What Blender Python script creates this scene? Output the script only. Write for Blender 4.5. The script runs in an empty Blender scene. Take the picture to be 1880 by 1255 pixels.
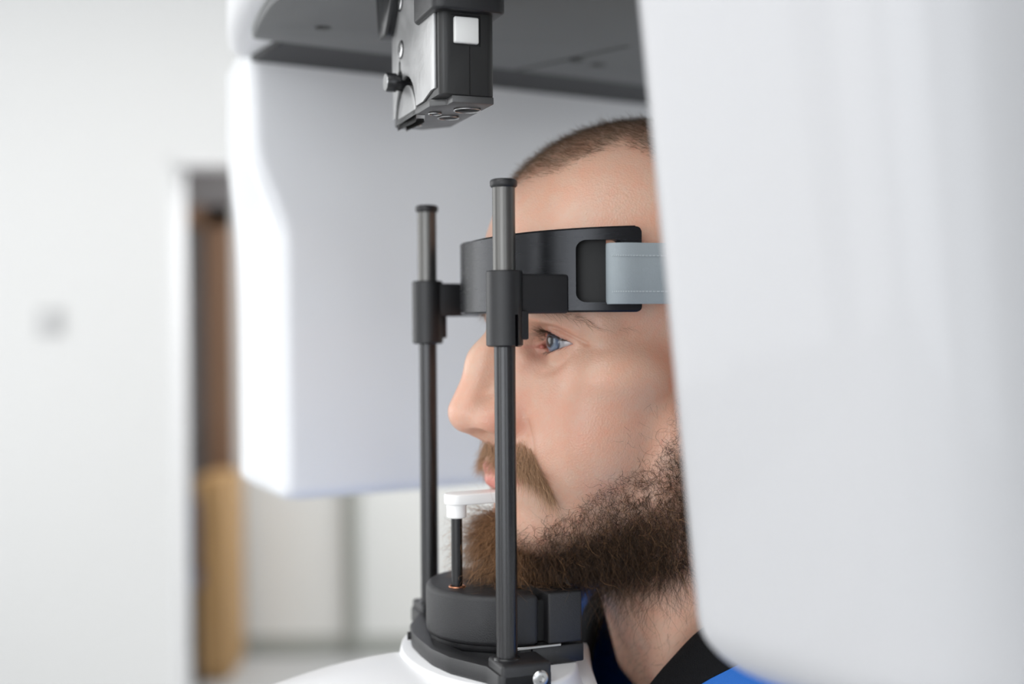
import bpy, bmesh, math, random
import numpy as np
from mathutils import Vector, Matrix, Euler
random.seed(7); rng = np.random.default_rng(7)
SC = bpy.context.scene; COL = SC.collection

# ------------------------------------------------------------------ camera, world, lights, exposure
FPX = 2200.0; W_, H_ = 1880, 1255; CAMZ = 1.5
cd = bpy.data.cameras.new('camera'); cam = bpy.data.objects.new('camera', cd); COL.objects.link(cam)
cd.sensor_width = 36; cd.lens = FPX*36/W_; cd.clip_start = .02
CR = Euler((math.radians(90-.70), 0, 0)).to_matrix() @ Matrix.Rotation(math.radians(-.42), 3, 'Z')
cam.matrix_world = Matrix.Translation((0, 0, CAMZ)) @ CR.to_4x4()
cd.dof.use_dof = True; cd.dof.focus_distance = .592; cd.dof.aperture_fstop = 3.0
SC.camera = cam
SC.view_settings.view_transform = 'Standard'; SC.view_settings.look = 'None'
SC.view_settings.gamma = 1; SC.view_settings.use_curve_mapping = False
SC.view_settings.exposure = 0.39
w = bpy.data.worlds.new('world'); SC.world = w; w.use_nodes = True
w.node_tree.nodes['Background'].inputs[0].default_value = (.85, .92, 1, 1)
w.node_tree.nodes['Background'].inputs[1].default_value = .8

def area(name, loc, target, sx, sy, energy, color=(1, 1, 1)):
    l = bpy.data.lights.new(name, 'AREA'); l.shape = 'RECTANGLE'; l.size = sx; l.size_y = sy
    l.energy = energy; l.color = color
    o = bpy.data.objects.new(name, l); COL.objects.link(o); o.location = loc
    o.rotation_euler = (Vector(target)-Vector(loc)).to_track_quat('-Z', 'Y').to_euler()
    return o
area('left_daylight_and_fill', (-2.95, 2.0, 1.7), (1, 1.6, 1.7), 2.6, 1.7, 21, (1, .99, .97))
area('left_daylight_and_fill', (-2.95, -.9, 1.7), (1, -.9, 1.7), 1.8, 1.7, 14, (1, .99, .97))  # second, unseen left window added as fill for the face
area('rear_daylight_and_fill', (-1.4, -2.42, 1.65), (-1.4, 3, 1.65), 2.2, 1.6, 24, (.96, .98, 1))  # unseen window placed left so its fill passes the near housing
area('rear_daylight_and_fill', (1.3, -2.42, 1.65), (1.3, 3, 1.65), 1.8, 1.6, 12, (.94, .97, 1))
area('ceiling_fill_light', (-.6, 2.6, 2.72), (-.6, 2.6, 0), 1.8, .9, 11, (1, .98, .95))  # added overhead fill for the white wall, no lamp seen there
area('ceiling_fill_light', (1.6, 1.3, 2.72), (1.6, 1.3, 0), 1.6, 1.6, 2, (1, .99, .97))  # added ambient fill from the right, unseen
area('ceiling_fill_light', (-.9, -.2, 2.72), (-.9, -.2, 0), 1.6, 1.2, 13, (1, .99, .97))  # added overhead fill for the shelf and face, unseen
area('back_room_fill', (-.1, 4.75, 2.6), (-.1, 4.75, 0), .8, .8, 33, (.97, .98, 1))  # added fill brightening the room past the doorway

# ------------------------------------------------------------------ frames
class Frame:
    def __init__(s, x, y, ang): s.o = Vector((x, y, CAMZ)); s.a = ang
HA = math.radians(200.6); GA = math.radians(210.7)
HF = Frame(-.026, .631, HA)      # head frame: u forward of the face, v towards its left side, w up
GF = Frame(.03, .66, GA)         # frame of the rotating arm
WF = Frame(0, 0, 0); WF.o = Vector((0, 0, 0))
BASE = {}
def thing(name, label, cat, frame, base=(0, 0, 0), group=None):
    o = bpy.data.objects.new(name, None); COL.objects.link(o); o.empty_display_size = .05
    b = Vector(base)
    o.location = frame.o + Matrix.Rotation(frame.a, 3, 'Z') @ b
    o.rotation_euler = (0, 0, frame.a)
    o['label'] = label; o['category'] = cat
    if group: o['group'] = group
    BASE[o.name] = b
    return o
def link_mesh(name, me, mat, parent=None, frame=None, smooth=40, label=None, kind=None):
    if mat: me.materials.append(mat)
    if smooth:
        me.polygons.foreach_set('use_smooth', [True]*len(me.polygons))
        if smooth < 180: me.set_sharp_from_angle(angle=math.radians(smooth))
    o = bpy.data.objects.new(name, me); COL.objects.link(o)
    if parent:
        o.parent = parent
        if parent.name in BASE: o.location = -BASE[parent.name]
    elif frame:
        o.location = frame.o; o.rotation_euler = (0, 0, frame.a)
    if label: o['label'] = label
    if kind: o['kind'] = kind
    return o
class MB:
    def __init__(s): s.b = bmesh.new()
    def box(s, a, c, bevel=0, seg=3):
        t = bmesh.new()
        bmesh.ops.create_cube(t, size=1)
        a = Vector(a); c = Vector(c)
        for v in t.verts: v.co = Vector([(a[i]+c[i])/2 + v.co[i]*abs(c[i]-a[i]) for i in range(3)])
        if bevel: bmesh.ops.bevel(t, geom=t.edges[:], offset=bevel, segments=seg, affect='EDGES', profile=.5)
        s.merge(t); return s
    def merge(s, t, M=None):
        me = bpy.data.meshes.new('tmp'); t.to_mesh(me); t.free()
        if M is not None: me.transform(M)
        s.b.from_mesh(me); bpy.data.meshes.remove(me)
    def prism(s, pts, z0, z1, bevel=0, seg=3, axis='z', ang=30):
        t = bmesh.new(); f = []
        lo = [t.verts.new(cvt(p, z0, axis)) for p in pts]; hi = [t.verts.new(cvt(p, z1, axis)) for p in pts]
        n = len(pts)
        t.faces.new(lo[::-1]); t.faces.new(hi)
        for i in range(n): t.faces.new((lo[i], lo[(i+1) % n], hi[(i+1) % n], hi[i]))
        bmesh.ops.recalc_face_normals(t, faces=t.faces[:])
        if bevel:
            es = [e for e in t.edges if len(e.link_faces) == 2 and e.calc_face_angle(0) > math.radians(ang)]
            bmesh.ops.bevel(t, geom=es, offset=bevel, segments=seg, affect='EDGES', profile=.5, clamp_overlap=True)
        s.merge(t); return s
    def tube(s, p0, p1, prof, n=40, cap=True, cs=None):
        """lathe along p0->p1; prof = [(t metres from p0, radius)]; cs(angle)->radius factor"""
        p0 = Vector(p0); d = (Vector(p1)-p0).normalized()
        q = d.to_track_quat('Z', 'Y').to_matrix()
        t = bmesh.new(); rings = []
        for (h, r) in prof:
            ring = []
            for i in range(n):
                a = 2*math.pi*i/n; rr = r*(cs(a) if cs else 1)
                ring.append(t.verts.new(p0 + q @ Vector((rr*math.cos(a), rr*math.sin(a), h))))
            rings.append(ring)
        for a_, b_ in zip(rings, rings[1:]):
            for i in range(n): t.faces.new((a_[i], a_[(i+1) % n], b_[(i+1) % n], b_[i]))
        if cap: t.faces.new(rings[0][::-1]); t.faces.new(rings[-1])
        s.merge(t); return s
    def rings(s, rings, cap=True, closed=True):
        t = bmesh.new(); R = [[t.verts.new(p) for p in r] for r in rings]; n = len(R[0])
        for a_, b_ in zip(R, R[1:]):
            for i in range(n if closed else n-1): t.faces.new((a_[i], a_[(i+1) % n], b_[(i+1) % n], b_[i]))
        if cap: t.faces.new(R[0][::-1]); t.faces.new(R[-1])
        bmesh.ops.recalc_face_normals(t, faces=t.faces[:])
        s.merge(t); return s
    def mesh(s):
        me = bpy.data.meshes.new('m'); s.b.to_mesh(me); s.b.free(); return me
def cvt(p, z, axis):
    if axis == 'z': return (p[0], p[1], z)
    if axis == 'y': return (p[0], z, p[1])
    return (z, p[0], p[1])
def rr_pts(x0, y0, x1, y1, r, n=6):
    out = []
    for cx, cy, a0 in ((x1-r, y1-r, 0), (x0+r, y1-r, 90), (x0+r, y0+r, 180), (x1-r, y0+r, 270)):
        for i in range(n+1):
            a = math.radians(a0+90*i/n); out.append((cx+r*math.cos(a), cy+r*math.sin(a)))
    return out
def cut(me, cutters, smooth=35):
    """boolean difference of a mesh with cutter meshes, done once here"""
    o = bpy.data.objects.new('work', me); COL.objects.link(o); tmp = [o]
    for c in cutters:
        k = bpy.data.objects.new('cutter', c); COL.objects.link(k); tmp.append(k)
        m = o.modifiers.new('b', 'BOOLEAN'); m.object = k; m.operation = 'DIFFERENCE'; m.solver = 'EXACT'
    dg = bpy.context.evaluated_depsgraph_get()
    r = bpy.data.meshes.new_from_object(o.evaluated_get(dg))
    for k in tmp: bpy.data.objects.remove(k)
    return r
def np_mesh(V, F):
    me = bpy.data.meshes.new('m'); F = np.asarray(F, dtype=np.int32); n, k = F.shape
    me.vertices.add(len(V)); me.vertices.foreach_set('co', np.asarray(V, dtype=np.float32).ravel())
    me.loops.add(n*k); me.loops.foreach_set('vertex_index', F.ravel())
    me.polygons.add(n); me.polygons.foreach_set('loop_start', np.arange(0, n*k, k, dtype=np.int32))
    me.update(calc_edges=True); me.validate(); return me

# ------------------------------------------------------------------ materials
def lin(c):
    return tuple((x/12.92 if x <= .04045 else ((x+.055)/1.055)**2.4) for x in [v/255 for v in c]) + (1,)
def mat(name, rgb, rough=.5, metal=0, spec=.5, coat=0, coat_rough=.05, bump=0, bscale=300, var=0, vscale=3, rvar=0, sheen=0, stretch=None):
    m = bpy.data.materials.new(name); m.use_nodes = True; nt = m.node_tree; N = nt.nodes; L = nt.links
    p = N['Principled BSDF']; c = lin(rgb)
    p.inputs['Base Color'].default_value = c; p.inputs['Roughness'].default_value = rough
    p.inputs['Metallic'].default_value = metal; p.inputs['Specular IOR Level'].default_value = spec
    p.inputs['Coat Weight'].default_value = coat; p.inputs['Coat Roughness'].default_value = coat_rough
    p.inputs['Sheen Weight'].default_value = sheen
    tc = N.new('ShaderNodeTexCoord'); src = tc.outputs['Object']
    if stretch:
        mp = N.new('ShaderNodeMapping'); mp.inputs['Scale'].default_value = stretch
        L.new(src, mp.inputs[0]); src = mp.outputs[0]
    if var or rvar:
        n = N.new('ShaderNodeTexNoise'); n.inputs['Scale'].default_value = vscale; n.inputs['Detail'].default_value = 5
        L.new(src, n.inputs['Vector'])
        if var:
            r = N.new('ShaderNodeMapRange'); r.inputs[3].default_value = 1-var; r.inputs[4].default_value = 1+var
            L.new(n.outputs[0], r.inputs[0])
            mx = N.new('ShaderNodeVectorMath'); mx.operation = 'SCALE'; mx.inputs[0].default_value = c[:3]
            L.new(r.outputs[0], mx.inputs['Scale']); L.new(mx.outputs[0], p.inputs['Base Color'])
        if rvar:
            r2 = N.new('ShaderNodeMapRange'); r2.inputs[3].default_value = rough-rvar; r2.inputs[4].default_value = rough+rvar
            L.new(n.outputs[0], r2.inputs[0]); L.new(r2.outputs[0], p.inputs['Roughness'])
    if bump:
        n2 = N.new('ShaderNodeTexNoise'); n2.inputs['Scale'].default_value = bscale; n2.inputs['Detail'].default_value = 3
        L.new(src, n2.inputs['Vector'])
        b = N.new('ShaderNodeBump'); b.inputs['Strength'].default_value = bump; b.inputs['Distance'].default_value = .001
        L.new(n2.outputs[0], b.inputs['Height']); L.new(b.outputs[0], p.inputs['Normal'])
    return m
M_wall = mat('white_wall_paint', (230, 230, 229), .85, bump=.1, bscale=80)
M_farwall = mat('grey_wall_paint', (226, 226, 223), .85, bump=.1, bscale=80)
M_ceil = mat('ceiling_paint', (238, 238, 238), .9)
M_floor = mat('grey_vinyl_floor', (182, 183, 183), .5, var=.06, vscale=8)
M_neardim = mat('white_shell_dimmed', (187, 187, 189), .38, spec=.35, coat=.22, coat_rough=.05)  # shell white darkened to offset the stronger light on the near housing
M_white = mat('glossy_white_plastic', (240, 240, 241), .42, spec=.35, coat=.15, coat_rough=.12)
M_farlift = mat('white_shell_lifted', (243, 244, 246), .3, coat=.4, coat_rough=.12)  # shell white lifted to offset the weaker light on the far housing
M_biteblock = mat('white_bite_plastic', (246, 245, 243), .35)
M_greypanel = mat('grey_underside_panel', (110, 111, 111), .55, bump=.1, bscale=900)
M_blackgap = mat('black_matte_strip', (26, 27, 29), .5)
M_hole = mat('dark_recess', (12, 12, 13), .6)
M_satin = mat('black_satin_plastic', (30, 30, 32), .38, bump=.15, bscale=2500, rvar=.05, vscale=40)
M_chin = mat('charcoal_satin_plastic', (38, 38, 40), .40, bump=.3, bscale=2500)
M_black = mat('black_gloss_plastic', (24, 24, 26), .25, bump=.05, bscale=1500)
M_band = mat('black_machined_band', (44, 45, 48), .26, metal=.6, bump=.08, bscale=900, stretch=(1, 1, 14), rvar=.06, vscale=60)
M_rod = mat('dark_anodised_rod', (70, 70, 71), .28, metal=.85, stretch=(60, 60, 1), rvar=.06, vscale=30)
M_rodtop = mat('bare_grey_rod', (104, 103, 101), .34, metal=.85, stretch=(60, 60, 1), rvar=.06, vscale=30)
M_metal = mat('worn_machined_metal', (178, 178, 178), .36, metal=.7, rvar=.12, vscale=60, var=.12, bump=.15, bscale=250)
M_unit = mat('dark_grey_metal_casing', (46, 46, 46), .36, metal=.3, rvar=.05, vscale=40)
M_plate = mat('dark_metal_plate', (92, 92, 92), .38, metal=.5, rvar=.08, vscale=90)
M_steel = mat('bright_steel', (190, 190, 190), .25, metal=1)
M_copper = mat('copper_ring', (200, 140, 110), .25, metal=1)
M_label = mat('white_button_face', (226, 226, 224), .4)
M_strap = mat('grey_blue_strap', (150, 159, 164), .6, bump=.15, bscale=1200, var=.03, vscale=60)
M_stitch = mat('pale_grey_thread', (176, 184, 188), .8)
M_blue = mat('blue_jacket_fabric', (20, 104, 196), .75, bump=.35, bscale=1500, var=.05, vscale=60, sheen=.2)
M_navy = mat('black_jacket_trim', (10, 11, 14), .8, bump=.5, bscale=1400, spec=.2)
M_trouser = mat('dark_trousers', (40, 42, 50), .85, bump=.3, bscale=900)
M_wood = mat('brown_door_wood', (128, 98, 76), .5, var=.12, vscale=6, stretch=(6, 6, .6))
M_oak = mat('pale_oak', (186, 148, 100), .5, var=.1, vscale=6, stretch=(6, 6, .6))
M_doorgrey = mat('grey_door_leaf', (128, 124, 124), .5)
M_chairblue = mat('navy_chair_fabric', (36, 46, 72), .8)
M_trim = mat('grey_pipe_paint', (158, 160, 154), .5)
M_sclera = mat('eye_white', (222, 222, 224), .12, coat=1)

# ------------------------------------------------------------------ room
def struct(name, mb, m, smooth=30):
    o = link_mesh(name, mb.mesh(), m, smooth=smooth); o['kind'] = 'structure'; return o
X0, X1, Y0, Y1, YF, ZC = -3.0, 2.6, -2.5, 4.0, 5.5, 2.8
struct('floor', MB().box((X0-.1, Y0-.1, -.1), (X1+.1, YF+.1, 0)), M_floor)
struct('ceiling', MB().box((X0-.1, Y0-.1, ZC), (X1+.1, YF+.1, ZC+.1)), M_ceil)
OX0, OX1, OZ = -1.132, .35, 2.060
struct('wall_back', MB().box((X0, Y1, 0), (OX0, Y1+.12, ZC)).box((OX1, Y1, 0), (X1, Y1+.12, ZC)).box((OX0, Y1, OZ), (OX1, Y1+.12, ZC)), M_wall)
struct('wall_far', MB().box((X0, YF, 0), (-1.93, YF+.1, ZC)).box((-1.275, YF, 0), (X1, YF+.1, ZC)).box((-1.93, YF, 2.06), (-1.275, YF+.1, ZC)), M_farwall)
struct('wall_right', MB().box((X1, Y0, 0), (X1+.1, YF, ZC)), M_wall)
WZ0, WZ1, RZ0, RZ1 = .85, 2.55, .85, 2.45
WL = [(-1.8, .0), (.7, 3.3)]; WR = [(-2.5, -.3), (.4, 2.2)]
def pierced(lo, hi, gaps, z0, z1, bx):
    e = lo
    for a, b in gaps: bx(e, 0, a, ZC); bx(a, 0, b, z0); bx(a, z1, b, ZC); e = b
    bx(e, 0, hi, ZC)
mb = MB(); pierced(Y0, YF, WL, WZ0, WZ1, lambda a, z0, b, z1: mb.box((X0-.1, a, z0), (X0, b, z1))); struct('wall_left', mb, M_wall)
mb = MB(); pierced(X0, X1, WR, RZ0, RZ1, lambda a, z0, b, z1: mb.box((a, Y0-.1, z0), (b, Y0, z1))); struct('wall_front', mb, M_wall)
def window(name, a, b, axis):
    mb = MB(); t = .05
    (a0, z0), (a1, z1) = a, b
    def bx(p0, q0, p1, q1):
        if axis == 'x': mb.box((X0-.085, p0, q0), (X0-.02, p1, q1), .004, 1)
        else: mb.box((p0, Y0-.085, q0), (p1, Y0-.02, q1), .004, 1)
    bx(a0, z0, a0+t, z1); bx(a1-t, z0, a1, z1); bx(a0, z0, a1, z0+t); bx(a0, z1-t, a1, z1)
    mid = (a0+a1)/2; bx(mid-t/2, z0, mid+t/2, z1)
    return struct(name, mb, M_white)
window('window_1', (WL[1][0], WZ0), (WL[1][1], WZ1), 'x'); window('window_2', (WL[0][0], WZ0), (WL[0][1], WZ1), 'x')
window('window_3', (WR[0][0], RZ0), (WR[0][1], RZ1), 'y'); window('window_4', (WR[1][0], RZ0), (WR[1][1], RZ1), 'y')
struct('trim_1', MB().box((OX0-.0, Y1-.012, 0), (OX0+.012, Y1+.13, OZ)).box((OX0, Y1-.012, OZ-.012), (OX1, Y1+.13, OZ)), M_white)
struct('trim_2', MB().tube((-.735, YF-.045, .06), (-.735, YF-.045, ZC), [(0, .034), (ZC-.06, .034)], 24), M_trim)
struct('baseboard_far', MB().box((-1.27, YF-.014, 0), (X1, YF, .09), .003, 1), M_trim)
struct('baseboard_back', MB().box((X0, Y1-.014, 0), (OX0, Y1, .09), .003, 1), M_white)
# wooden door with grey leaf in the far wall
df = struct('door_1', MB().box((-1.93, YF-.03, 0), (-1.85, YF+.1, 2.06), .005, 1).box((-1.40, YF-.03, 0), (-1.275, YF+.1, 2.06), .005, 1).box((-1.93, YF-.03, 1.97), (-1.275, YF+.1, 2.06), .005, 1), M_wood)
link_mesh('dim_wall_panel', MB().box((-1.93, YF-.02, 2.062), (-1.262, YF+.05, 2.62), .004, 1).mesh(), M_doorgrey, df)  # grey panel added to darken the overlit wall above the door
leaf = link_mesh('door_leaf', MB().box((-1.85, YF+.03, .005), (-1.40, YF+.075, 1.97), .003, 1).mesh(), M_doorgrey, df)
link_mesh('door_handle', MB().tube((-1.46, YF+.03, 1.02), (-1.46, YF-.03, 1.02), [(0, .012), (.06, .012)], 16).tube((-1.46, YF-.025, 1.02), (-1.58, YF-.025, 1.02), [(0, .010), (.12, .009)], 16).mesh(), M_steel, leaf)

# light switch on the white wall
t = thing('light_switch', 'small pale light switch on the white wall left of the doorway', 'switch', WF, (-1.538, Y1, 1.535))
link_mesh('switch_plate', MB().box((-1.585, Y1-.010, 1.485), (-1.495, Y1, 1.575), .003, 2).mesh(), mat('switch_plastic', (196, 196, 196), .4), t)
link_mesh('rocker', MB().box((-1.565, Y1-.016, 1.50), (-1.515, Y1-.009, 1.56), .002, 2).mesh(), mat('switch_rocker', (206, 206, 206), .4), t)

# pale oak cabinet and navy chair beyond the doorway
t = thing('storage_cabinet', 'narrow pale oak cabinet standing beyond the doorway', 'cabinet', WF, (-1.215, 5.2, 0))
link_mesh('cabinet_body', MB().box((-1.345, 5.08, .04), (-1.215, 5.40, .87), .004, 1).box((-1.335, 5.10, 0), (-1.225, 5.38, .04)).mesh(), M_oak, t)
dr = link_mesh('cabinet_door', MB().box((-1.341, 5.064, .06), (-1.219, 5.08, .85), .003, 1).mesh(), M_oak, t)
link_mesh('knob', MB().tube((-1.32, 5.064, .5), (-1.32, 5.03, .5), [(0, .006), (.02, .006), (.022, .012), (.034, .010)], 16).mesh(), M_steel, dr)
t = thing('office_chair', 'dark navy chair half seen through the doorway', 'chair', WF, (-1.50, 4.95, 0))
link_mesh('seat', MB().box((-1.73, 4.62, .42), (-1.30, 5.03, .50), .03).mesh(), M_chairblue, t)
link_mesh('backrest', MB().box((-1.70, 4.99, .50), (-1.315, 5.03, .80), .025).mesh(), M_chairblue, t)
for sx, sy in ((-1.71, 4.65), (-1.33, 4.65), (-1.71, 5.00), (-1.33, 5.00)):
    link_mesh('leg', MB().tube((sx, sy, 0), (sx, sy, .43), [(0, .012), (.43, .014)], 14).mesh(), M_satin, t)

# ------------------------------------------------------------------ the rotating x-ray arm (gantry frame: p left-forward, q towards the camera)
def sstep(a, b, x):
    t = min(1, max(0, (x-a)/(b-a))); return t*t*(3-2*t)
def housing(q0, q1, pl_front, pl_back, pr, wb, wt, rc, rb, nz=70, rc2=None):
    """rounded shell lofted over height: pl_*(w) left edge at the face q1 / at q0; bottom rounded by rb"""
    rings = []
    zs = [wb + rb*(1-math.cos(a*math.pi/2/10)) for a in range(11)] + [wb+rb+(wt-wb-rb)*i/nz for i in range(1, nz+1)]
    rc2 = rc2 or rc
    for z in zs:
        ins = 0
        if z < wb+rb: ins = rb*(1-math.sqrt(max(0, 1-((wb+rb-z)/rb)**2)))
        a = pl_front(z)-ins; b = pl_back(z)-ins; r_ = pr+ins; qa = q1-math.copysign(ins, q1-q0); qb = q0+math.copysign(ins, q1-q0)
        corners = [(a, qa, rc), (b, qb, rc2), (r_, qb, rc2), (r_, qa, rc)]
        ring = []
        for i in range(4):
            P = Vector(corners[i][:2]); A = Vector(corners[i-1][:2]); B = Vector(corners[(i+1) % 4][:2]); r = corners[i][2]
            da = (A-P).normalized(); db = (B-P).normalized()
            s0 = P+da*r; s1 = P+db*r
            for k in range(11):
                tt = k/10; c = (1-tt)**2*s0 + 2*(1-tt)*tt*P + tt*tt*s1
                ring.append((c[0], c[1], z))
        rings.append(ring)
    return MB().rings(rings)
g = thing('xray_arm', 'white rotating x-ray arm with two hanging housings around the head', 'x-ray machine', GF, (-.09, -.03, .19))
WU = .191
# far housing: its front edge is set back below the shoulder, leaving a wide bright side facet
def plf(z): return .071 + .022*sstep(.060, .135, z)
def plb(z): return .060 + .006*sstep(.0, .16, z)
far_h = link_mesh('tube_housing', housing(-.40, -.262, plf, plb, -.42, -.1235, WU+.01, .014, .010, rc2=.02).mesh(), M_farlift, g, smooth=60, label='far white housing behind the head with a sculpted shoulder')
# near housing: tapers downwards
def nlf(z): return .0855 + .0285*(z+.124)/.25
near_h = link_mesh('sensor_housing', housing(.335, .205, lambda z: nlf(z)-.001, lambda z: nlf(z)-.006, -.12, -.128, .30, .020, .022, rc2=.045).mesh(), M_neardim, g, smooth=60, label='near glossy white housing filling the right of the view')
# overhead arm
def arm_p(q): return .138-.046*(q/.262)**2 - (.055*sstep(-.11, .03, q))
ol = [(.060, -.31), (.082, -.300)] + [(arm_p(q)+.014, q) for q in np.linspace(-.275, .30, 40)] + [(.06, .322), (-.08, .322), (-.10, .30), (-.13, .20), (-.17, .02), (-.21, -.09), (-.30, -.15), (-.42, -.20), (-.44, -.36), (-.42, -.40), (-.02, -.40)]
link_mesh('overhead_arm', MB().prism(ol, WU, .33, .022, 5).mesh(), M_white, g, smooth=60)
pan = cut(MB().prism([(arm_p(q)-.001, q) for q in np.linspace(-.192, .19, 30)] + [(-.10, .19), (-.15, .02), (-.20, -.10), (-.29, -.16), (-.41, -.192)], WU-.006, WU+.004, .002, 2, ang=50).mesh(),
          [MB().tube((x, y, WU-.02), (x, y, WU+.003), [(0, r), (.023, r)], 24).mesh() for x, y, r in
           ((-.1035, -.142, .0062), (-.1245, -.1465, .0062), (.0835, -.142, .0055), (-.02, .12, .006))] +
          [
           MB().prism([(-.085, -.195), (-.080, -.195), (-.107, -.09), (-.112, -.09)], WU-.012, WU-.003).mesh()])
pn = link_mesh('underside_panel', pan, M_greypanel, g, smooth=30, label='grey panel under the arm with small holes')
link_mesh('dark_strip', MB().box((-.41, -.262, WU-.004), (.090, -.194, WU+.003), .001, 1).mesh(), M_blackgap, g)
link_mesh('dark_strip', MB().box((-.11, .190, WU-.004), (.070, .206, WU+.003), .001, 1).mesh(), M_blackgap, g)
# column that carries the machine, out of view to the left
c = thing('machine_column', 'white floor column carrying the x-ray arm and patient shelf', 'x-ray machine', HF, (.9, 0, -1.5))
link_mesh('post', MB().box((.82, -.10, -1.47), (.97, .10, .62), .03, 4).mesh(), M_white, c)
link_mesh('base_plate', MB().box((.40, -.28, -1.5), (1.03, .28, -1.46), .015, 2).mesh(), M_white, c)
link_mesh('top_carrier', MB().box((-.16, -.07, .335), (.97, .07, .48), .03, 4).mesh(), M_white, c)

# ------------------------------------------------------------------ white patient shelf (head frame)
def shelf():
    rings = []
    us = np.linspace(-.070, .83, 90)
    for u in us:
        s = (u+.070)/.60
        hw = .058 + .040*sstep(0, .35, s) + .03*sstep(.2, 1, s)
        if u < -.045: hw *= math.sqrt(max(.02, 1-((-.045-u)/.0252)**2))
        top = -.1735 - .030*sstep(.02, .17, u) - .014*sstep(.12, .45, u)
        th = .045; ring = []
        for k in range(40):
            a = 2*math.pi*k/40; ca, sa = math.cos(a), math.sin(a)
            e = .42
            y = hw*math.copysign(abs(ca)**.75, ca); z = math.copysign(abs(sa)**e, sa)
            zz = top - th/2 + (th/2)*z
            zz -= .014*(y/hw)**2*(1 if z > 0 else 0)
            ring.append((u, y, zz))
        rings.append(ring)
    return MB().rings(rings)
t = thing('patient_shelf', 'glossy white shelf under the chin rest', 'x-ray machine', HF, (.2, 0, -.25))
link_mesh('shelf_shell', shelf().mesh(), M_white, t, smooth=60)
# raised white collar under the bracket
col = []
for k, (h, sc) in enumerate([(-.200, 1.30), (-.188, 1.12), (-.180, 1.04), (-.1735, 1.01), (-.1718, 1.0), (-.1713, .98)]):
    col.append([(-.012+.043*sc*math.cos(a), (.068*sc)*math.sin(a), h) for a in np.linspace(0, 2*math.pi, 64, endpoint=False)])
link_mesh('raised_collar', MB().rings(col).mesh(), M_white, t, smooth=60)

# ------------------------------------------------------------------ head positioner: bracket, rods, collars, band, strap
hp = thing('head_positioner', 'black forehead band on two vertical rods around the head', 'head support', HF, (0, 0, -.178))
RV = .0640
def rod_cs(a):   # groove along the rod
    d = abs((a-ROD_G+math.pi) % (2*math.pi)-math.pi)
    return 1-.10*(1-sstep(.10, .22, d))
for s in (1, -1):
    ROD_G = math.radians(35)
    link_mesh('rod', MB().tube((0, s*RV, -.166), (0, s*RV, .02), [(0, .00512), (.186, .00512)], 72, cs=rod_cs).mesh(), M_rod, hp, smooth=50)
    link_mesh('rod_top', MB().tube((0, s*RV, .015), (0, s*RV, .068), [(0, .00545), (.053, .00545)], 72, cs=rod_cs).mesh(), M_rodtop, hp, smooth=50, label='bare grey upper end of the rod')
    link_mesh('rod_cap', MB().tube((0, s*RV, .0663), (0, s*RV, .0705), [(0, .0052), (.0003, .0060), (.001, .0065), (.0028, .0066), (.0037, .0062), (.0042, .005)], 40).mesh(), M_satin, hp)
# collars with their arms
def arm_pts(s):
    # plan outline of clamp arm running from rod back and inward to the band
    return [(.002, s*.0675), (-.012, s*.0672), (-.021, s*.0665), (-.033, s*.0660), (-.031, s*.0600), (-.018, s*.0560), (.002, s*.0580)]
for s in (1, -1):
    body = MB().tube((0, s*RV, -.0092), (0, s*RV, .0270), [(0, .0078), (.0008, .0088), (.0355, .0088), (.0362, .0082)], 56)
    body = cut(body.mesh(), [MB().tube((0, s*RV, -.012), (0, s*RV, .03), [(0, .00575), (.045, .00575)], 40).mesh(),
                             MB().box((-.0022, s*RV, -.012), (-.0040, s*(RV+.012), .0060)).mesh()])
    cl = link_mesh('collar', body, M_satin, hp, smooth=40, label='black clamp collar on the rod')
    link_mesh('collar_arm', MB().prism(arm_pts(s), .0065, .0255, .0015, 3).mesh(), M_satin, cl)
    # little relief tab beside slot, behind
    link_mesh('clamp_tab', MB().box((-.0105, s*(RV-.004), -.0060), (-.0040, s*(RV+.0055), .0080), .001, 2).mesh(), M_satin, cl)
# forehead band: half ellipse, extruded and slotted
BC, BA, BB, BT = -.066, .062, .078, .0065
def band_h(t): # t angle, 0 = front, 90 = ends -> (lower w, upper w)
    k = abs(t)/(math.pi/2)
    return (.0070+.0003*(1-k), .0460+.0030*k-.0005*(1-k))
def band_mesh():
    rings = []
    ts = np.linspace(-math.pi/2, math.pi/2, 97)
    for t_ in ts:
        u, v = BC+BA*math.cos(t_), BB*math.sin(t_)
        n = Vector((math.cos(t_)/BA, math.sin(t_)/BB)).normalized()
        ui, vi = u-n[0]*BT, v-n[1]*BT
        lo, hi = band_h(t_); b = .0009
        rings.append([(ui, vi, lo+b), (ui+n[0]*b, vi+n[1]*b, lo), (u-n[0]*b, v-n[1]*b, lo), (u, v, lo+b),
                      (u, v, hi-b), (u-n[0]*b, v-n[1]*b, hi), (ui+n[0]*b, vi+n[1]*b, hi), (ui, vi, hi-b)])
    return MB().rings(rings).mesh()
def slot_cut(s):
    return MB().prism(rr_pts(-.0575, .0118, -.0355, .0420, .0045, 6), s*.05, s*.10, axis='y').mesh()
def corner_cut(s, w, d):
    c = (-.0630, w-d*.003); a = [(c[0]-.003*math.sin(k*math.pi/16), c[1]+d*.003*math.cos(k*math.pi/16)) for k in range(9)]
    return MB().prism([(-.0630, w+d*.004)]+a+[(-.0700, c[1]), (-.0700, w+d*.004)], s*.05, s*.10, axis='y').mesh()
band = cut(band_mesh(), [f for s in (1, -1) for f in (slot_cut(s), corner_cut(s, .0485, 1), corner_cut(s, .0070, -1))])
link_mesh('forehead_band', band, M_band, hp, smooth=40, label='black machined band across the forehead')
pad = []
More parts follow.
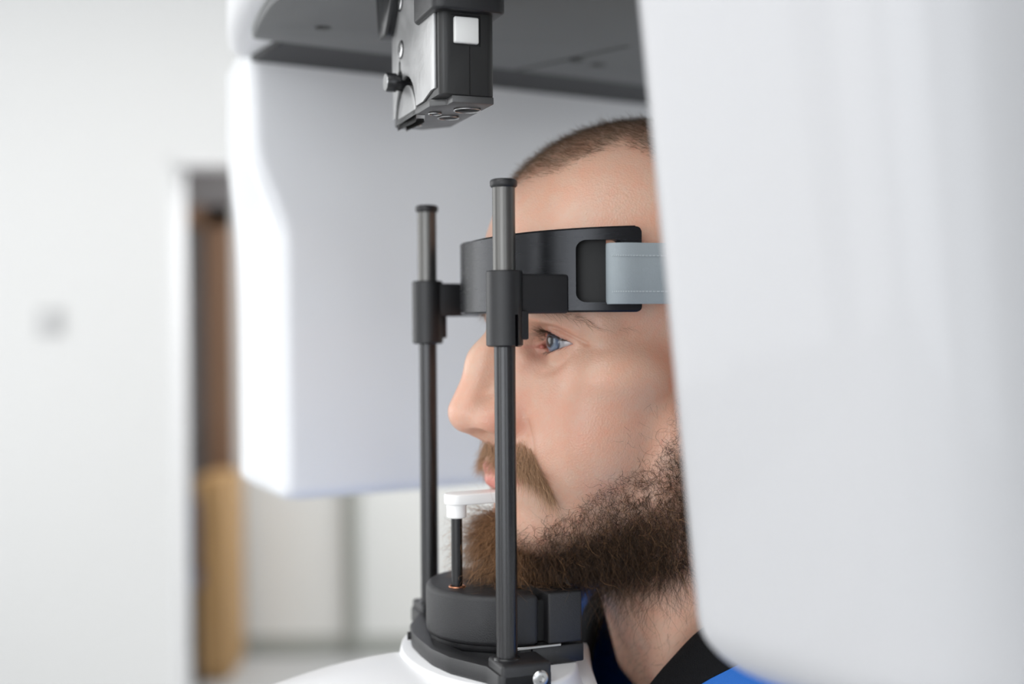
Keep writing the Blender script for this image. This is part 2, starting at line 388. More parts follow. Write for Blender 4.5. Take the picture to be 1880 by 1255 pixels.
for t_ in np.linspace(-1.30, 1.30, 41):
    u, v = BC+(BA-BT)*math.cos(t_), (BB-BT)*math.sin(t_)
    n = Vector((math.cos(t_)/BA, math.sin(t_)/BB)).normalized(); k = .004
    pad.append([(u, v, .009), (u, v, .043), (u-n[0]*k, v-n[1]*k, .042), (u-n[0]*k, v-n[1]*k, .010)])
link_mesh('forehead_pad', MB().rings(pad).mesh(), M_hole, hp, smooth=40)
# strap through the slots and round the back of the head
def catmull(P, n):
    P = [Vector(p) for p in P]; P = [2*P[0]-P[1]]+P+[2*P[-1]-P[-2]]; out = []
    for i in range(1, len(P)-2):
        for k in range(n):
            t_ = k/n; a, b, c_, d = P[i-1:i+3]
            out.append(.5*((2*b)+(c_-a)*t_+(2*a-5*b+4*c_-d)*t_**2+(3*b-a-3*c_+d)*t_**3))
    out.append(P[-2]); return out
half = [(-.066, .0665), (-.0585, .0675), (-.0510, .0715), (-.0495, .0770), (-.0550, .0812), (-.067, .0822), (-.085, .0838), (-.110, .0845), (-.140, .0805), (-.170, .066), (-.195, .040), (-.208, 0)]
path = catmull(half + [(u, -v) for u, v in half[-2::-1]], 8)
def ribbon(path, lo, hi, th):
    rings = []
    for i, p in enumerate(path):
        d = (path[min(i+1, len(path)-1)]-path[max(i-1, 0)]).normalized(); n = Vector((-d[1], d[0]))*th/2
        b = .0006
        rings.append([(p[0]+n[0], p[1]+n[1], lo+b), (p[0]+n[0], p[1]+n[1], hi-b), (p[0]+n[0]*.5, p[1]+n[1]*.5, hi), (p[0]-n[0]*.5, p[1]-n[1]*.5, hi),
                      (p[0]-n[0], p[1]-n[1], hi-b), (p[0]-n[0], p[1]-n[1], lo+b), (p[0]-n[0]*.5, p[1]-n[1]*.5, lo), (p[0]+n[0]*.5, p[1]+n[1]*.5, lo)])
    return MB().rings(rings)
st = link_mesh('head_strap', ribbon(path, .0108, .0402, .0016).mesh(), M_strap, hp, smooth=50, label='grey blue strap with two rows of stitching')
sm = MB(); L_ = 0; last = None
for i in range(26, len(path)-27):
    p, q = path[i], path[i+1]; seg = (q-p).length; d = (q-p).normalized(); n = Vector((-d[1], d[0]))
    if n.dot(p-Vector((-.12, 0))) < 0: n = -n
    k = max(1, round(seg/.0034))
    for j in range(k):
        a = p.lerp(q, (j+.15)/k); b = p.lerp(q, (j+.85)/k)
        for wz in (.0340, .0168):
            for (e, f) in ((a, b),):
                m_ = n*.0009
                sm.box((0, 0, 0), (1e-4, 1e-4, 1e-4))
                sm.b.verts.ensure_lookup_table(); vs = sm.b.verts[-8:]
                for v in vs:
                    fx = 1 if v.co.x > 5e-5 else 0; fy = 1 if v.co.y > 5e-5 else 0; fz = 1 if v.co.z > 5e-5 else 0
                    pt = e.lerp(f, fx)+n*(.0006+.0005*fy)
                    v.co = Vector((pt[0], pt[1], wz+.0003*(fz*2-1)))
o = link_mesh('stitching', sm.mesh(), M_stitch, st, smooth=0, kind='stuff')
# bracket
def bracket_side(s):
    return [(.0070, s*.0765), (.0085, s*.0745), (.0085, s*.058), (.020, s*.036), (.024, s*.018), (.0245, s*0)]
out_ = bracket_side(1); outl = [(-.018, .0765)] + out_ + bracket_side(-1)[::-1][1:] + [(-.018, -.0765)]
inn = [(-.018, -.052), (-.006, -.046), (-.006, -.040), (.010, -.028), (.016, 0), (.010, .028), (-.006, .040), (-.006, .046), (-.018, .052)]
brk = MB().prism(outl+inn, -.1710, -.1625, .0012, 2).mesh()
bk = link_mesh('bracket', brk, M_satin, hp, smooth=40, label='black bracket joining both rods beneath the chin rest')
for s in (1, -1):
    blk = MB().box((-.0180, s*.0560, -.1712), (.0072, s*.0765, -.1580), .0018, 3).mesh()
    bl = link_mesh('rod_block', blk, M_satin, hp, smooth=40)
    link_mesh('socket', MB().tube((0, s*RV, -.1585), (0, s*RV, -.1570), [(0, .0066), (.0010, .0064), (.0015, .0058)], 32).mesh(), M_black, bl)
    scr = MB().tube((-.0118, s*.0765, -.1655), (-.0118, s*.0786, -.1655), [(0, .0040), (.0012, .0040), (.0019, .0034), (.0021, .0028)], 32)
    sc_m = cut(scr.mesh(), [MB().tube((-.0118, s*.0775, -.1655), (-.0118, s*.080, -.1655), [(0, .0017), (.003, .0017)], 6).mesh()])
    link_mesh('screw', sc_m, M_steel, bl, smooth=30, label='steel socket screw')
link_mesh('side_screw', MB().tube((.0215, -.0265, -.1668), (.0245, -.0275, -.1668), [(0, .0022), (.0024, .0022)], 20).mesh(), M_hole, bk)

# ------------------------------------------------------------------ chin rest
cr = thing('chin_rest', 'rounded charcoal chin rest under the beard', 'chin rest', HF, (-.02, 0, -.1625))
CU, CRD = -.021, .0405
def dpts(r, u1):
    return [(CU+r*math.cos(a), r*math.sin(a)) for a in np.linspace(-math.pi/2, math.pi/2, 49)] + [(u1, r), (u1, -r)]
db = MB().prism(dpts(CRD, -.0264), -.1605, -.1345, .0030, 4, ang=50).mesh()
dish = bmesh.new(); bmesh.ops.create_icosphere(dish, subdivisions=4, radius=1)
dm = bpy.data.meshes.new('d'); dish.to_mesh(dm); dish.free(); dm.transform(Matrix.Translation((-.030, 0, -.1315)) @ Matrix.Diagonal((.034, .030, .0075, 1)))
db = cut(db, [dm, MB().tube((.0067, .008, -.15), (.0067, .008, -.13), [(0, .0042), (.02, .0042)], 28).mesh()])
link_mesh('front_block', db, M_chin, cr, smooth=40)
link_mesh('rear_block', MB().box((-.0498, -CRD, -.1605), (-.0312, CRD, -.1345), .0012, 3).mesh(), M_chin, cr)
link_mesh('joining_web', MB().box((-.034, -.034, -.160), (-.024, .034, -.139)).mesh(), M_hole, cr)
lowb = MB().box((-.0510, -.0400, -.1709), (-.0225, .0400, -.1615), .001, 2)
link_mesh('mounting_block', lowb.mesh(), M_satin, cr)
link_mesh('shim', MB().box((-.038, -.0402, -.1618), (-.010, .0409, -.1603), .0003, 1).mesh(), M_steel, cr, label='thin steel edge between the blocks')
link_mesh('front_skirt', MB().prism(dpts(CRD-.002, -.0264), -.1640, -.1603).mesh(), M_black, cr)
ring = MB(); tor = [[(.0067+(.0040+.0006*math.cos(b))*math.cos(a), .008+(.0040+.0006*math.cos(b))*math.sin(a), -.1343+.0006*math.sin(b)) for b in np.linspace(0, 2*math.pi, 8, endpoint=False)] for a in np.linspace(0, 2*math.pi, 33)]
link_mesh('hole_ring', ring.rings(tor, cap=False).mesh(), M_copper, cr, smooth=180, label='copper coloured ring around the hole')

# bite block on its pin
bb = thing('bite_block', 'white bite piece on a black pin in the chin rest', 'bite block', HF, (.0067, .008, -.148))
link_mesh('pin', MB().tube((.0067, .008, -.1480), (.0067, .008, -.0970), [(0, .0029), (.051, .0029)], 36).mesh(), M_black, bb)
link_mesh('socket_cap', MB().tube((.0067, .008, -.0985), (.0067, .008, -.0910), [(0, .0045), (.0006, .0052), (.0075, .0052)], 40).mesh(), M_biteblock, bb)
ap = []
for a in np.linspace(-math.pi/2, math.pi/2, 15): ap.append((.0067+.0065*math.cos(a), .008+.0065*math.sin(a)))
ap += [(-.024, .0125), (-.0245, -.002), ]
ap = [(x, y) for x, y in ap]
arm = MB().prism(ap, -.0915, -.0858, .0009, 3, ang=40).mesh()
link_mesh('bite_arm', arm, M_biteblock, bb, smooth=40)

# ------------------------------------------------------------------ positioning lamp unit above (head frame)
lu = thing('positioning_lamp', 'grey metal positioning unit hanging above the forehead', 'lamp', HF, (.012, 0, .111))
U0, U1, V0, V1 = -.0030, .0253, -.040, .045
body = MB().prism(rr_pts(U0, V0, U1, V1, .0040, 5), .1130, .1846, .0008, 2, ang=50).mesh()
arc = []
for a in np.linspace(0, math.pi, 20): arc.append((-.012+.0205*math.cos(a), .1090+.0235*math.sin(a)))
body = cut(body, [MB().prism([(y, z) for y, z in arc], .0222, .03, axis='x').mesh(),
                  MB().box((U0-.01, .0455, .11), (U1+.01, .05, .2)).mesh(),
                  MB().box((.0098, .0443, .10), (.0104, .05, .140)).mesh(),
                  MB().box((.0045, .0440, .1370), (.0195, .05, .1520)).mesh()])
ub = link_mesh('casing', body, M_unit, lu, smooth=40, label='dark grey metal casing')
# bright machined front plate (faces the column)
fp = MB().prism([(-.038, .1135), (.020, .1135), (.034, .1165), (.0400, .1165), (.0400, .1840), (-.038, .1840)], .0253, .0268, .0004, 2, axis='x').mesh()
fp = cut(fp, [MB().prism([(y, z) for y, z in arc], .02, .03, axis='x').mesh(),
              MB().tube((.02, -.0225, .1330), (.03, -.0225, .1330), [(0, .0052), (.01, .0052)], 32).mesh(),
              MB().prism([(-.0250, .133), (-.0200, .133), (-.0205, .1415), (-.0225, .1435), (-.0245, .1415)], .02, .03, axis='x').mesh()])
link_mesh('front_plate', fp, M_metal, lu, smooth=30, label='worn bright machined face of the unit')
arc2 = [(y*.86-.0019, .1075+(z-.1090)*.86) for y, z in arc]
link_mesh('curved_slider', MB().prism([(-.031, .1095)]+[(y, z) for y, z in arc2[::-1]]+[(.006, .1095)], .0215, .0262, .0004, 2, axis='x').mesh(), M_metal, lu, smooth=30, label='bright curved slide')
kn = link_mesh('knob', MB().tube((.020, -.0225, .1310), (.0345, -.0225, .1310), [(0, .0042), (.009, .0042), (.0092, .0050), (.0140, .0050), (.0147, .0045)], 40).mesh(), M_black, lu, label='black adjusting knob')
link_mesh('knob_face', MB().tube((.0346, -.0225, .1310), (.0349, -.0225, .1310), [(0, .0046), (.0003, .0044)], 32).mesh(), M_steel, kn, label='bright end face')
for (v, z) in ((-.0193, .1480), (-.0200, .1735)):
    sw = MB().tube((.0268, v, z), (.0276, v, z), [(0, .0042), (.0006, .0042), (.0008, .0038)], 32)
    s_ = link_mesh('screw', cut(sw.mesh(), [MB().tube((.0270, v, z), (.029, v, z), [(0, .0016), (.002, .0016)], 6).mesh()]), M_steel, lu, smooth=30)
    tor = [[(.0268+.0004*math.sin(b), v+(.0046+.0005*math.cos(b))*math.cos(a), z+(.0046+.0005*math.cos(b))*math.sin(a)) for b in np.linspace(0, 2*math.pi, 8, endpoint=False)] for a in np.linspace(0, 2*math.pi, 33)]
    link_mesh('washer', MB().rings(tor, cap=False).mesh(), M_black, s_, smooth=180)
link_mesh('white_button', MB().box((.0056, .0435, .1380), (.0182, .0466, .1508), .0009, 3).mesh(), M_label, lu, label='square white button')
link_mesh('side_lever', MB().prism([(-.054, .1846), (-.038, .1846), (-.020, .176), (-.024, .170), (-.030, .163), (-.034, .1590), (-.046, .1580), (-.050, .164)], .0240, .0320, .0018, 3, axis='x').mesh(), M_black, lu, smooth=40, label='black lever with a bright edge')
link_mesh('top_cap', MB().prism(rr_pts(-.0078, .012, .0300, .0505, .006, 5), .1530, .1846, .0015, 3, ang=50).mesh(), M_satin, lu, smooth=40, label='black cap')
bp = MB().prism([(-.0025, .0445), (.0190, .0445), (.0190, .0350), (.0262, .0300), (.0262, .0), (.0262, -.036), (.0100, -.0390), (-.0025, -.0250)], .1094, .1130, .0005, 2).mesh()
bp = cut(bp, [MB().tube((x, y, .100), (x, y, .1105), [(0, r), (.0105, r)], 32).mesh() for x, y, r in ((.0060, .0285, .0068), (.0185, .0140, .0034), (.0085, .0050, .0055), (.0180, -.022, .0030))])
pl = link_mesh('bottom_plate', bp, M_plate, lu, smooth=30)
for x, y, r in ((.0060, .0285, .0066), (.0185, .0140, .0032), (.0085, .0050, .0053), (.0180, -.022, .0028)):
    tor = [[(x+(r+.0004*math.cos(b))*math.cos(a), y+(r+.0004*math.cos(b))*math.sin(a), .1088+.0004*math.sin(b)) for b in np.linspace(0, 2*math.pi, 8, endpoint=False)] for a in np.linspace(0, 2*math.pi, 33)]
    link_mesh('lens_ring', MB().rings(tor, cap=False).mesh(), M_steel, pl, smooth=180)
# ------------------------------------------------------------------ the man (head frame, millimetres in the builder)
def smin(a, b, k):
    h = np.clip(.5+.5*(b-a)/k, 0, 1); return b*(1-h)+a*h-k*h*(1-h)
def smax(a, b, k): return -smin(-a, -b, k)
def ell(p, c, r):
    q = p-np.array(c, float); r = np.array(r, float)
    k0 = np.sqrt(((q/r)**2).sum(-1))+1e-9; k1 = np.sqrt(((q/r**2)**2).sum(-1))+1e-9
    return k0*(k0-1)/k1
def cap(p, a, b, ra, rb):
    a = np.array(a, float); b = np.array(b, float); ba = b-a; pa = p-a
    t = np.clip((pa@ba)/(ba@ba), 0, 1)
    return np.sqrt(((pa-t[..., None]*ba)**2).sum(-1)) - (ra+(rb-ra)*t)
LIDU = np.array([(17.5, -10.2), (19, -8.6), (21, -5.2), (25, -2.6), (29, -2.0), (34, -2.8), (39, -4.9), (43, -7.2), (45, -8.6)])
LIDL = np.array([(17.5, -10.4), (19, -11.0), (21, -11.8), (25, -12.6), (30, -13.0), (35, -12.4), (40, -10.6), (43.5, -9.2), (45, -8.6)])
def eye_open(y, z):
    up = np.interp(y, LIDU[:, 0], LIDU[:, 1]); lo = np.interp(y, LIDL[:, 0], LIDL[:, 1])
    m = np.minimum(up-z, z-lo); m = np.minimum(m, np.minimum(y-17.4, 45-y)); return m   # >0 inside
EC = np.array([-48.5, 31.0, -7.5]); ER = 12.3
def face_sdf(p):
    """p: (n,3) with y folded to >= 0"""
    x, y, z = p[:, 0], p[:, 1], p[:, 2]
    d = ell(p, (-110, 0, 41), (91, 76, 72.5))
    d = smin(d, ell(p, (-66, 0, 22), (45, 60, 48)), 22)
    d = smin(d, ell(p, (-76, 0, -40), (53, 58, 56)), 18)
    d = smin(d, ell(p, (-66, 49, -26), (24, 18, 15)), 16)
    d = smin(d, ell(p, (-68, 0, -85), (50, 45, 36)), 14)
    d = smin(d, cap(p, (-98, 50, -58), (-90, 46, -86), 15, 13), 14)
    d = smin(d, cap(p, (-90, 46, -86), (-44, 16, -110), 13, 11), 14)
    d = smin(d, ell(p, (-35, 0, -107), (17.5, 23, 15.5)), 10)
    d = smin(d, ell(p, (-58, 38, -58), (27, 23, 30)), 14)
    d = smin(d, ell(p, (-33, 0, -72), (17.5, 27, 19)), 10)
    d = smin(d, cap(p, (-112, 0, -70), (-182, 0, -235), 54, 60), 16)
    d = smin(d, cap(p, (-100, 52, -70), (-112, 24, -190), 10, 9), 16)   # neck muscle
    # brows and sockets
    d = smin(d, cap(p, (-27, 10, 7), (-36, 34, 9), 8.5, 8), 9)
    d = smin(d, cap(p, (-36, 34, 9), (-56, 53, 1), 8, 6), 9)
    d = smax(d, -ell(p, (-31, 31, -9), (13.5, 17, 9.5)), 9)
    # nose
    n = smin(cap(p, (-22.5, 0, 1), (-12.0, 0, -18), 6.2, 7.4), cap(p, (-12.0, 0, -18), (-3.2, 0, -44.5), 7.4, 11.2), 10)
    n = smin(n, cap(p, (-30, 9, -8), (-24, 12, -44), 6.5, 9.5), 9)
    n = smin(n, ell(p, (-15.5, 11.5, -49.0), (12.5, 7.2, 8.2)), 7)
    d = smin(d, n, 8)
    d = smin(d, cap(p, (-8, 0, -54), (-18, 0, -60), 4, 4), 4)
    d = smax(d, -ell(p, (-7.5, 9.5, -57.3), (7.0, 6.5, 5.4)), 1.8)
    # lips
    lu = smin(cap(p, (-15.5, 0, -73.0), (-20.5, 13, -74.5), 4.6, 4.0), cap(p, (-20.5, 13, -74.5), (-31, 25, -79), 4.0, 1.8), 3)
    ll = smin(cap(p, (-17, 0, -81.0), (-22.5, 12, -81.5), 5.0, 4.3), cap(p, (-22.5, 12, -81.5), (-31, 24.5, -80), 4.3, 1.8), 3)
    d = smin(d, lu, 3.5); d = smin(d, ll, 3.5)
    d = smax(d, -(np.abs(z+77.3+.0022*y*y)-.1+np.maximum(0, -x-24)*.3), 1.2) if False else d
    d = smax(d, -cap(p, (-8, 0, -77.4), (-26.0, 25, -79.5), .6, .6), 1.6)
    d = smax(d, -ell(p, (-13, 0, -92.5), (7, 19, 5.5)), 7)
    # lids around the eyeball
    lid = np.sqrt(((p-EC)**2).sum(-1))-(ER+1.35)
    d = smin(d, lid, 3.5)
    d = smin(d, cap(p, (-37, 13.5, -10), (-38, 17, -10), 3.0, 2.5), 4)
    m = np.minimum(eye_open(y, z), x+50)
    d = smax(d, m, .35)
    # ear
    e = ell(p, (-121, 76, -14), (17, 5.5, 31))
    e = smax(e, -ell(p, (-118, 82, -14), (11, 5, 22)), 3)
    e = smin(e, cap(p, (-110, 75, -34), (-112, 77, -41), 5, 5), 4)
    d = smin(d, e, 3)
    return d
def seg_dist(y, z, P):
    D = np.full(y.shape, 1e9); P = np.array(P, float)
    for a, b in zip(P, P[1:]):
        ba = b-a; t = np.clip(((y-a[0])*ba[0]+(z-a[1])*ba[1])/(ba@ba), 0, 1)
        D = np.minimum(D, np.hypot(y-a[0]-t*ba[0], z-a[1]-t*ba[1]))
    return D
def build_head():
    th = np.concatenate([np.arange(0, 50, .36), np.arange(50, 94, 1.0), np.arange(94, 128, .45), np.arange(128, 180.01, 2.5)])
    th[-1] = 180; th = np.radians(th)
    lo = np.concatenate([np.arange(-232, -130, 3.0), np.arange(-130, -18, .8), np.arange(-18, 5, .36), np.arange(5, 30, 1.1)])
    W0 = 30.0; el = np.radians(np.arange(0, 90.01, 1.3)); el[-1] = math.radians(89.9)
    rowz = np.concatenate([lo, np.full(len(el), W0)]); rowe = np.concatenate([np.zeros(len(lo)), el])
    xc = np.where(rowz > -110, -95.0, -95-(-110-rowz)*.56)
    R, T = len(rowz), len(th)
    ca, sa = np.cos(th)[None, :], np.sin(th)[None, :]
    D = np.stack([np.cos(rowe)[:, None]*ca, np.cos(rowe)[:, None]*sa, np.sin(rowe)[:, None]*np.ones((1, T))], -1).reshape(-1, 3)
    O = np.stack([xc[:, None]*np.ones((1, T)), np.zeros((R, T)), rowz[:, None]*np.ones((1, T))], -1).reshape(-1, 3)
    r = np.full(len(O), 150.0); act = np.arange(len(O))
    for it in range(70):
        p = O[act]+D[act]*r[act, None]; p[:, 1] = np.abs(p[:, 1])
        d = face_sdf(p); r[act] -= np.clip(d*.85, -1, 20)
        act = act[(np.abs(d) > .02) & (r[act] > 2)]
        if len(act) < 50: break
    P = O+D*r[:, None]
    x, y, z = P.T
    front = (x > -75)
    # fine relief
    dr = np.zeros(len(P))
    crease = seg_dist(y, z, [(18, -3.6), (21, -.2), (26, 2.0), (32, 1.6), (39, -.6), (46, -4.4), (52, -8.5)])
    dr -= np.where(front, 1.5*np.exp(-(crease/1.15)**2), 0)
    above = seg_dist(y, z, [(22, 3.5), (30, 5), (40, 2.6), (50, -2.5)])
    dr += np.where(front, 1.3*np.exp(-(above/3.2)**2), 0)
    nl = seg_dist(y, z, [(23, -44), (26, -54), (30, -66), (34, -80)])
    dr -= np.where(front, .8*np.exp(-(nl/2.0)**2), 0)
    dr += np.where(front, 1.2*np.exp(-(seg_dist(y, z, [(29, -48), (33, -58), (38, -70)])/7)**2), 0)
    bag = seg_dist(y, z, [(17, -17), (22, -21), (29, -23.5), (37, -22)])
    dr -= np.where(front, .8*np.exp(-(bag/2.6)**2), 0)
    dr += np.where(front, .7*np.exp(-(seg_dist(y, z, [(20, -15.5), (28, -17.5), (38, -15.5)])/2.6)**2), 0)
    for (c, a) in (((43, -13), .25), ((46, -15.5), .2)):
        dr -= np.where(front, 0*np.exp(-(seg_dist(y, z, [(46, c[1]+3), (54, c[1])])/.6)**2), 0)
    lidrim = np.abs(eye_open(y, z))
    P = P+D*dr[:, None]
    P = P.reshape(R, T, 3)
    # mirror to the far side
    Q = P[:, 1:-1][:, ::-1].copy(); Q[..., 1] *= -1
    A = np.concatenate([P, Q], 1); C = A.shape[1]
    V = A.reshape(-1, 3)
    i = np.arange(R-1)[:, None]; j = np.arange(C)[None, :]; j2 = (j+1) % C
    F = np.stack([i*C+j, i*C+j2, (i+1)*C+j2, (i+1)*C+j], -1).reshape(-1, 4)
    return V, F, R, C
HV, HFc, HR, HC = build_head()
def skin_color(V):
    x, y, z = V[:, 0], np.abs(V[:, 1]), V[:, 2]; n = len(V)
    base = np.tile(np.array([.69, .435, .322]), (n, 1))
    def mixc(c, m):
        nonlocal base
        base = base*(1-m[:, None])+np.array(c)*m[:, None]
    g = lambda c, s: np.exp(-(((V*[1, 1, 1])[:, :]*0+np.stack([x, y, z], 1)-np.array(c))**2/np.array(s)**2).sum(1))
    mixc((.66, .31, .22), .55*g((-52, 44, -48), (25, 18, 20)))
    mixc((.64, .25, .18), .55*g((-18, 20, -48), (14, 8, 12)))
    mixc((.66, .30, .22), .35*g((2, 0, -46), (9, 12, 12)))
    mixc((.50, .25, .21), .45*g((-36, 19, -16), (8, 8, 8)))
    mixc((.56, .27, .20), .45*g((-42, 40, 0), (9, 13, 6)))
    m = eye_open(y, z); mixc((.62, .26, .21), np.where((x > -60), .5*np.exp(-(np.clip(-m, 0, 9)/.9)**2), 0))
    fr = x > -40
    up = seg_dist(y, z, [(0, -74.2), (12, -74.9), (24, -78.6)]); lw = seg_dist(y, z, [(0, -82), (12, -82), (23, -79.8)])
    wdt = 3.3*(1-(y/31.0)**2).clip(0, 1)+.3
    lip = np.where(fr, np.clip((wdt+.8-np.minimum(up, lw))/1.4, 0, 1), 0)
    mixc((.60, .235, .205), lip*.85)
    hs = np.clip((z-hairline(x, y))/7, 0, 1)
    mixc((.30, .19, .13), .72*hs)
    bd = beard_density(x, y, z); mixc((.30, .19, .14), .35*np.clip(bd, 0, 1))
    return base
def hairline(x, y):
    a = np.degrees(np.arctan2(y, x+108))
    return np.interp(a, [0, 25, 40, 50, 65, 78, 88, 96, 104, 180], [77, 80, 89, 95, 89, 72, 38, -15, -5, -45])
def beard_density(x, y, z):
    zb = np.interp(x, [-98, -90, -77, -54, -43, -30, -20], [-28, -46, -60, -73, -88, -99, -102])
    zb = np.where((y < 15) & (x > -45), -94, zb)
    d = np.clip((zb-z)/np.where((y < 15) & (x > -45), 9, 38), 0, 1)**1.5
    zl = np.interp(x, [-110, -95, -70, -40, -15], [-124, -132, -141, -138, -138])
    d *= np.clip((z-zl)/6, 0, 1)*(x > -104)
    return d
def attr_color(me, cols, name='tint', domain='POINT'):
    a = me.color_attributes.new(name, 'FLOAT_COLOR', domain)
    c = np.ones((len(cols), 4), np.float32); c[:, :3] = cols; a.data.foreach_set('color', c.ravel())
def skin_mat():
    m = bpy.data.materials.new('skin'); m.use_nodes = True; nt = m.node_tree; N = nt.nodes; L = nt.links
    p = N['Principled BSDF']; at = N.new('ShaderNodeAttribute'); at.attribute_name = 'tint'
    tc = N.new('ShaderNodeTexCoord')
    n = N.new('ShaderNodeTexNoise'); n.inputs['Scale'].default_value = 95; n.inputs['Detail'].default_value = 6; n.inputs['Roughness'].default_value = .65
    L.new(tc.outputs['Object'], n.inputs[0])
    r = N.new('ShaderNodeValToRGB'); r.color_ramp.elements[0].position = .3; r.color_ramp.elements[0].color = (1.05, .86, .80, 1)
    r.color_ramp.elements[1].position = .7; r.color_ramp.elements[1].color = (1.0, 1.08, 1.10, 1); L.new(n.outputs[0], r.inputs[0])
    mx = N.new('ShaderNodeMix'); mx.data_type = 'RGBA'; mx.blend_type = 'MULTIPLY'; mx.inputs[0].default_value = .8
    L.new(at.outputs['Color'], mx.inputs[6]); L.new(r.outputs[0], mx.inputs[7])
    col = mx.outputs[2]
    for (c, rad, k) in (((-.0765, .0640, -.0206), .0011, (.42, .16, .10, 1)), ((-.0855, .0600, -.0585), .0016, (.62, .24, .17, 1)),
                     ((-.0355, .0270, -.0905), .0022, (.62, .24, .17, 1)), ((-.045, .045, -.031), .0007, (.4, .2, .13, 1))):
        vd = N.new('ShaderNodeVectorMath'); vd.operation = 'DISTANCE'; vd.inputs[1].default_value = c; L.new(tc.outputs['Object'], vd.inputs[0])
        mr = N.new('ShaderNodeMapRange'); mr.inputs[1].default_value = rad*.5; mr.inputs[2].default_value = rad*1.3; mr.inputs[3].default_value = .8; mr.inputs[4].default_value = 0
        L.new(vd.outputs['Value'], mr.inputs[0]); m2 = N.new('ShaderNodeMix'); m2.data_type = 'RGBA'; L.new(mr.outputs[0], m2.inputs[0]); L.new(col, m2.inputs[6]); m2.inputs[7].default_value = k; col = m2.outputs[2]
    L.new(col, p.inputs['Base Color'])
    p.inputs['Roughness'].default_value = .37; p.inputs['Specular IOR Level'].default_value = .5
    p.inputs['Subsurface Weight'].default_value = .25; p.inputs['Subsurface Radius'].default_value = (1, .35, .2); p.inputs['Subsurface Scale'].default_value = .0022
    b1 = N.new('ShaderNodeTexVoronoi'); b1.inputs['Scale'].default_value = 900; L.new(tc.outputs['Object'], b1.inputs['Vector'])
    b2 = N.new('ShaderNodeTexNoise'); b2.inputs['Scale'].default_value = 420; b2.inputs['Detail'].default_value = 4; L.new(tc.outputs['Object'], b2.inputs['Vector'])
    ad = N.new('ShaderNodeMath'); ad.operation = 'ADD'; L.new(b1.outputs['Distance'], ad.inputs[0]); L.new(b2.outputs[0], ad.inputs[1])
    bp_ = N.new('ShaderNodeBump'); bp_.inputs['Strength'].default_value = .28; bp_.inputs['Distance'].default_value = .0005; L.new(ad.outputs[0], bp_.inputs['Height']); L.new(bp_.outputs[0], p.inputs['Normal'])
    return m
pr = thing('person', 'bearded man in a blue top facing left, chin on the rest', 'person', HF, (-.15, 0, -1.5))
me = np_mesh(HV/1000, HFc)
attr_color(me, skin_color(HV))
link_mesh('body', me, skin_mat(), pr, smooth=180, label='head and neck, face turned left with open blue eye')

# eyes
def eye_mesh(side):
    n1, n2 = 64, 72; V = []; k = 0
    gz = Vector((.974, .225, .02)).normalized(); q = gz.to_track_quat('Z', 'Y').to_matrix()
    prof = []
    for a in np.concatenate([np.linspace(0, 34, 26), np.linspace(36, 180, 38)]):
        r = ER
        if a < 31: r = ER + 1.5*(math.cos(math.radians(a)*90/31))**.9 if a < 30.9 else ER
        prof.append((math.radians(a), r))
    rings = []
    for a, r in prof[1:-1]:
        rings.append([q @ Vector((r*math.sin(a)*math.cos(t_), r*math.sin(a)*math.sin(t_), r*math.cos(a))) for t_ in np.linspace(0, 2*math.pi, n1, endpoint=False)])
    c = Vector((EC[0], EC[1]*side, EC[2]))
    return MB().rings([[(p+c)/1000 for p in r_] for r_ in rings]).mesh(), q
def eye_mat(side):
    m = bpy.data.materials.new('eye'); m.use_nodes = True; nt = m.node_tree; N = nt.nodes; L = nt.links; p = N['Principled BSDF']
    tc = N.new('ShaderNodeTexCoord'); sp = N.new('ShaderNodeVectorMath'); sp.operation = 'SUBTRACT'
    sp.inputs[1].default_value = (EC[0]/1000, EC[1]*side/1000, EC[2]/1000); L.new(tc.outputs['Object'], sp.inputs[0])
    nz = N.new('ShaderNodeVectorMath'); nz.operation = 'NORMALIZE'; L.new(sp.outputs[0], nz.inputs[0])
    dt = N.new('ShaderNodeVectorMath'); dt.operation = 'DOT_PRODUCT'; dt.inputs[1].default_value = Vector((.974, .225, .02)).normalized(); L.new(nz.outputs[0], dt.inputs[0])
    ac = N.new('ShaderNodeMath'); ac.operation = 'ARCCOSINE'; L.new(dt.outputs['Value'], ac.inputs[0])
    dv = N.new('ShaderNodeMath'); dv.operation = 'DIVIDE'; dv.inputs[1].default_value = 1.0; L.new(ac.outputs[0], dv.inputs[0])
    nn = N.new('ShaderNodeTexNoise'); nn.inputs['Scale'].default_value = 900; nn.inputs['Detail'].default_value = 3; L.new(tc.outputs['Object'], nn.inputs[0])
    mm = N.new('ShaderNodeMath'); mm.operation = 'MULTIPLY_ADD'; mm.inputs[1].default_value = .06; L.new(nn.outputs[0], mm.inputs[0]); L.new(dv.outputs[0], mm.inputs[2])
    cr_ = N.new('ShaderNodeValToRGB'); e = cr_.color_ramp.elements
    e[0].position = .235; e[0].color = (.006, .006, .01, 1); e[1].position = .26; e[1].color = (.07, .09, .13, 1)
    for pos, c in ((.32, (.15, .20, .27, 1)), (.44, (.12, .16, .24, 1)), (.51, (.04, .055, .085, 1)), (.56, (.42, .43, .46, 1)), (.8, (.52, .50, .51, 1)), (1.0, (.50, .42, .42, 1))):
        k = e.new(pos); k.color = c
    L.new(mm.outputs[0], cr_.inputs[0]); L.new(cr_.outputs[0], p.inputs['Base Color'])
    p.inputs['Roughness'].default_value = .15; p.inputs['Coat Weight'].default_value = .5; p.inputs['Coat Roughness'].default_value = .02
    return m
for s in (1, -1):
    em, q = eye_mesh(s); link_mesh('eye', em, eye_mat(s), pr, smooth=180, label='grey blue eye')
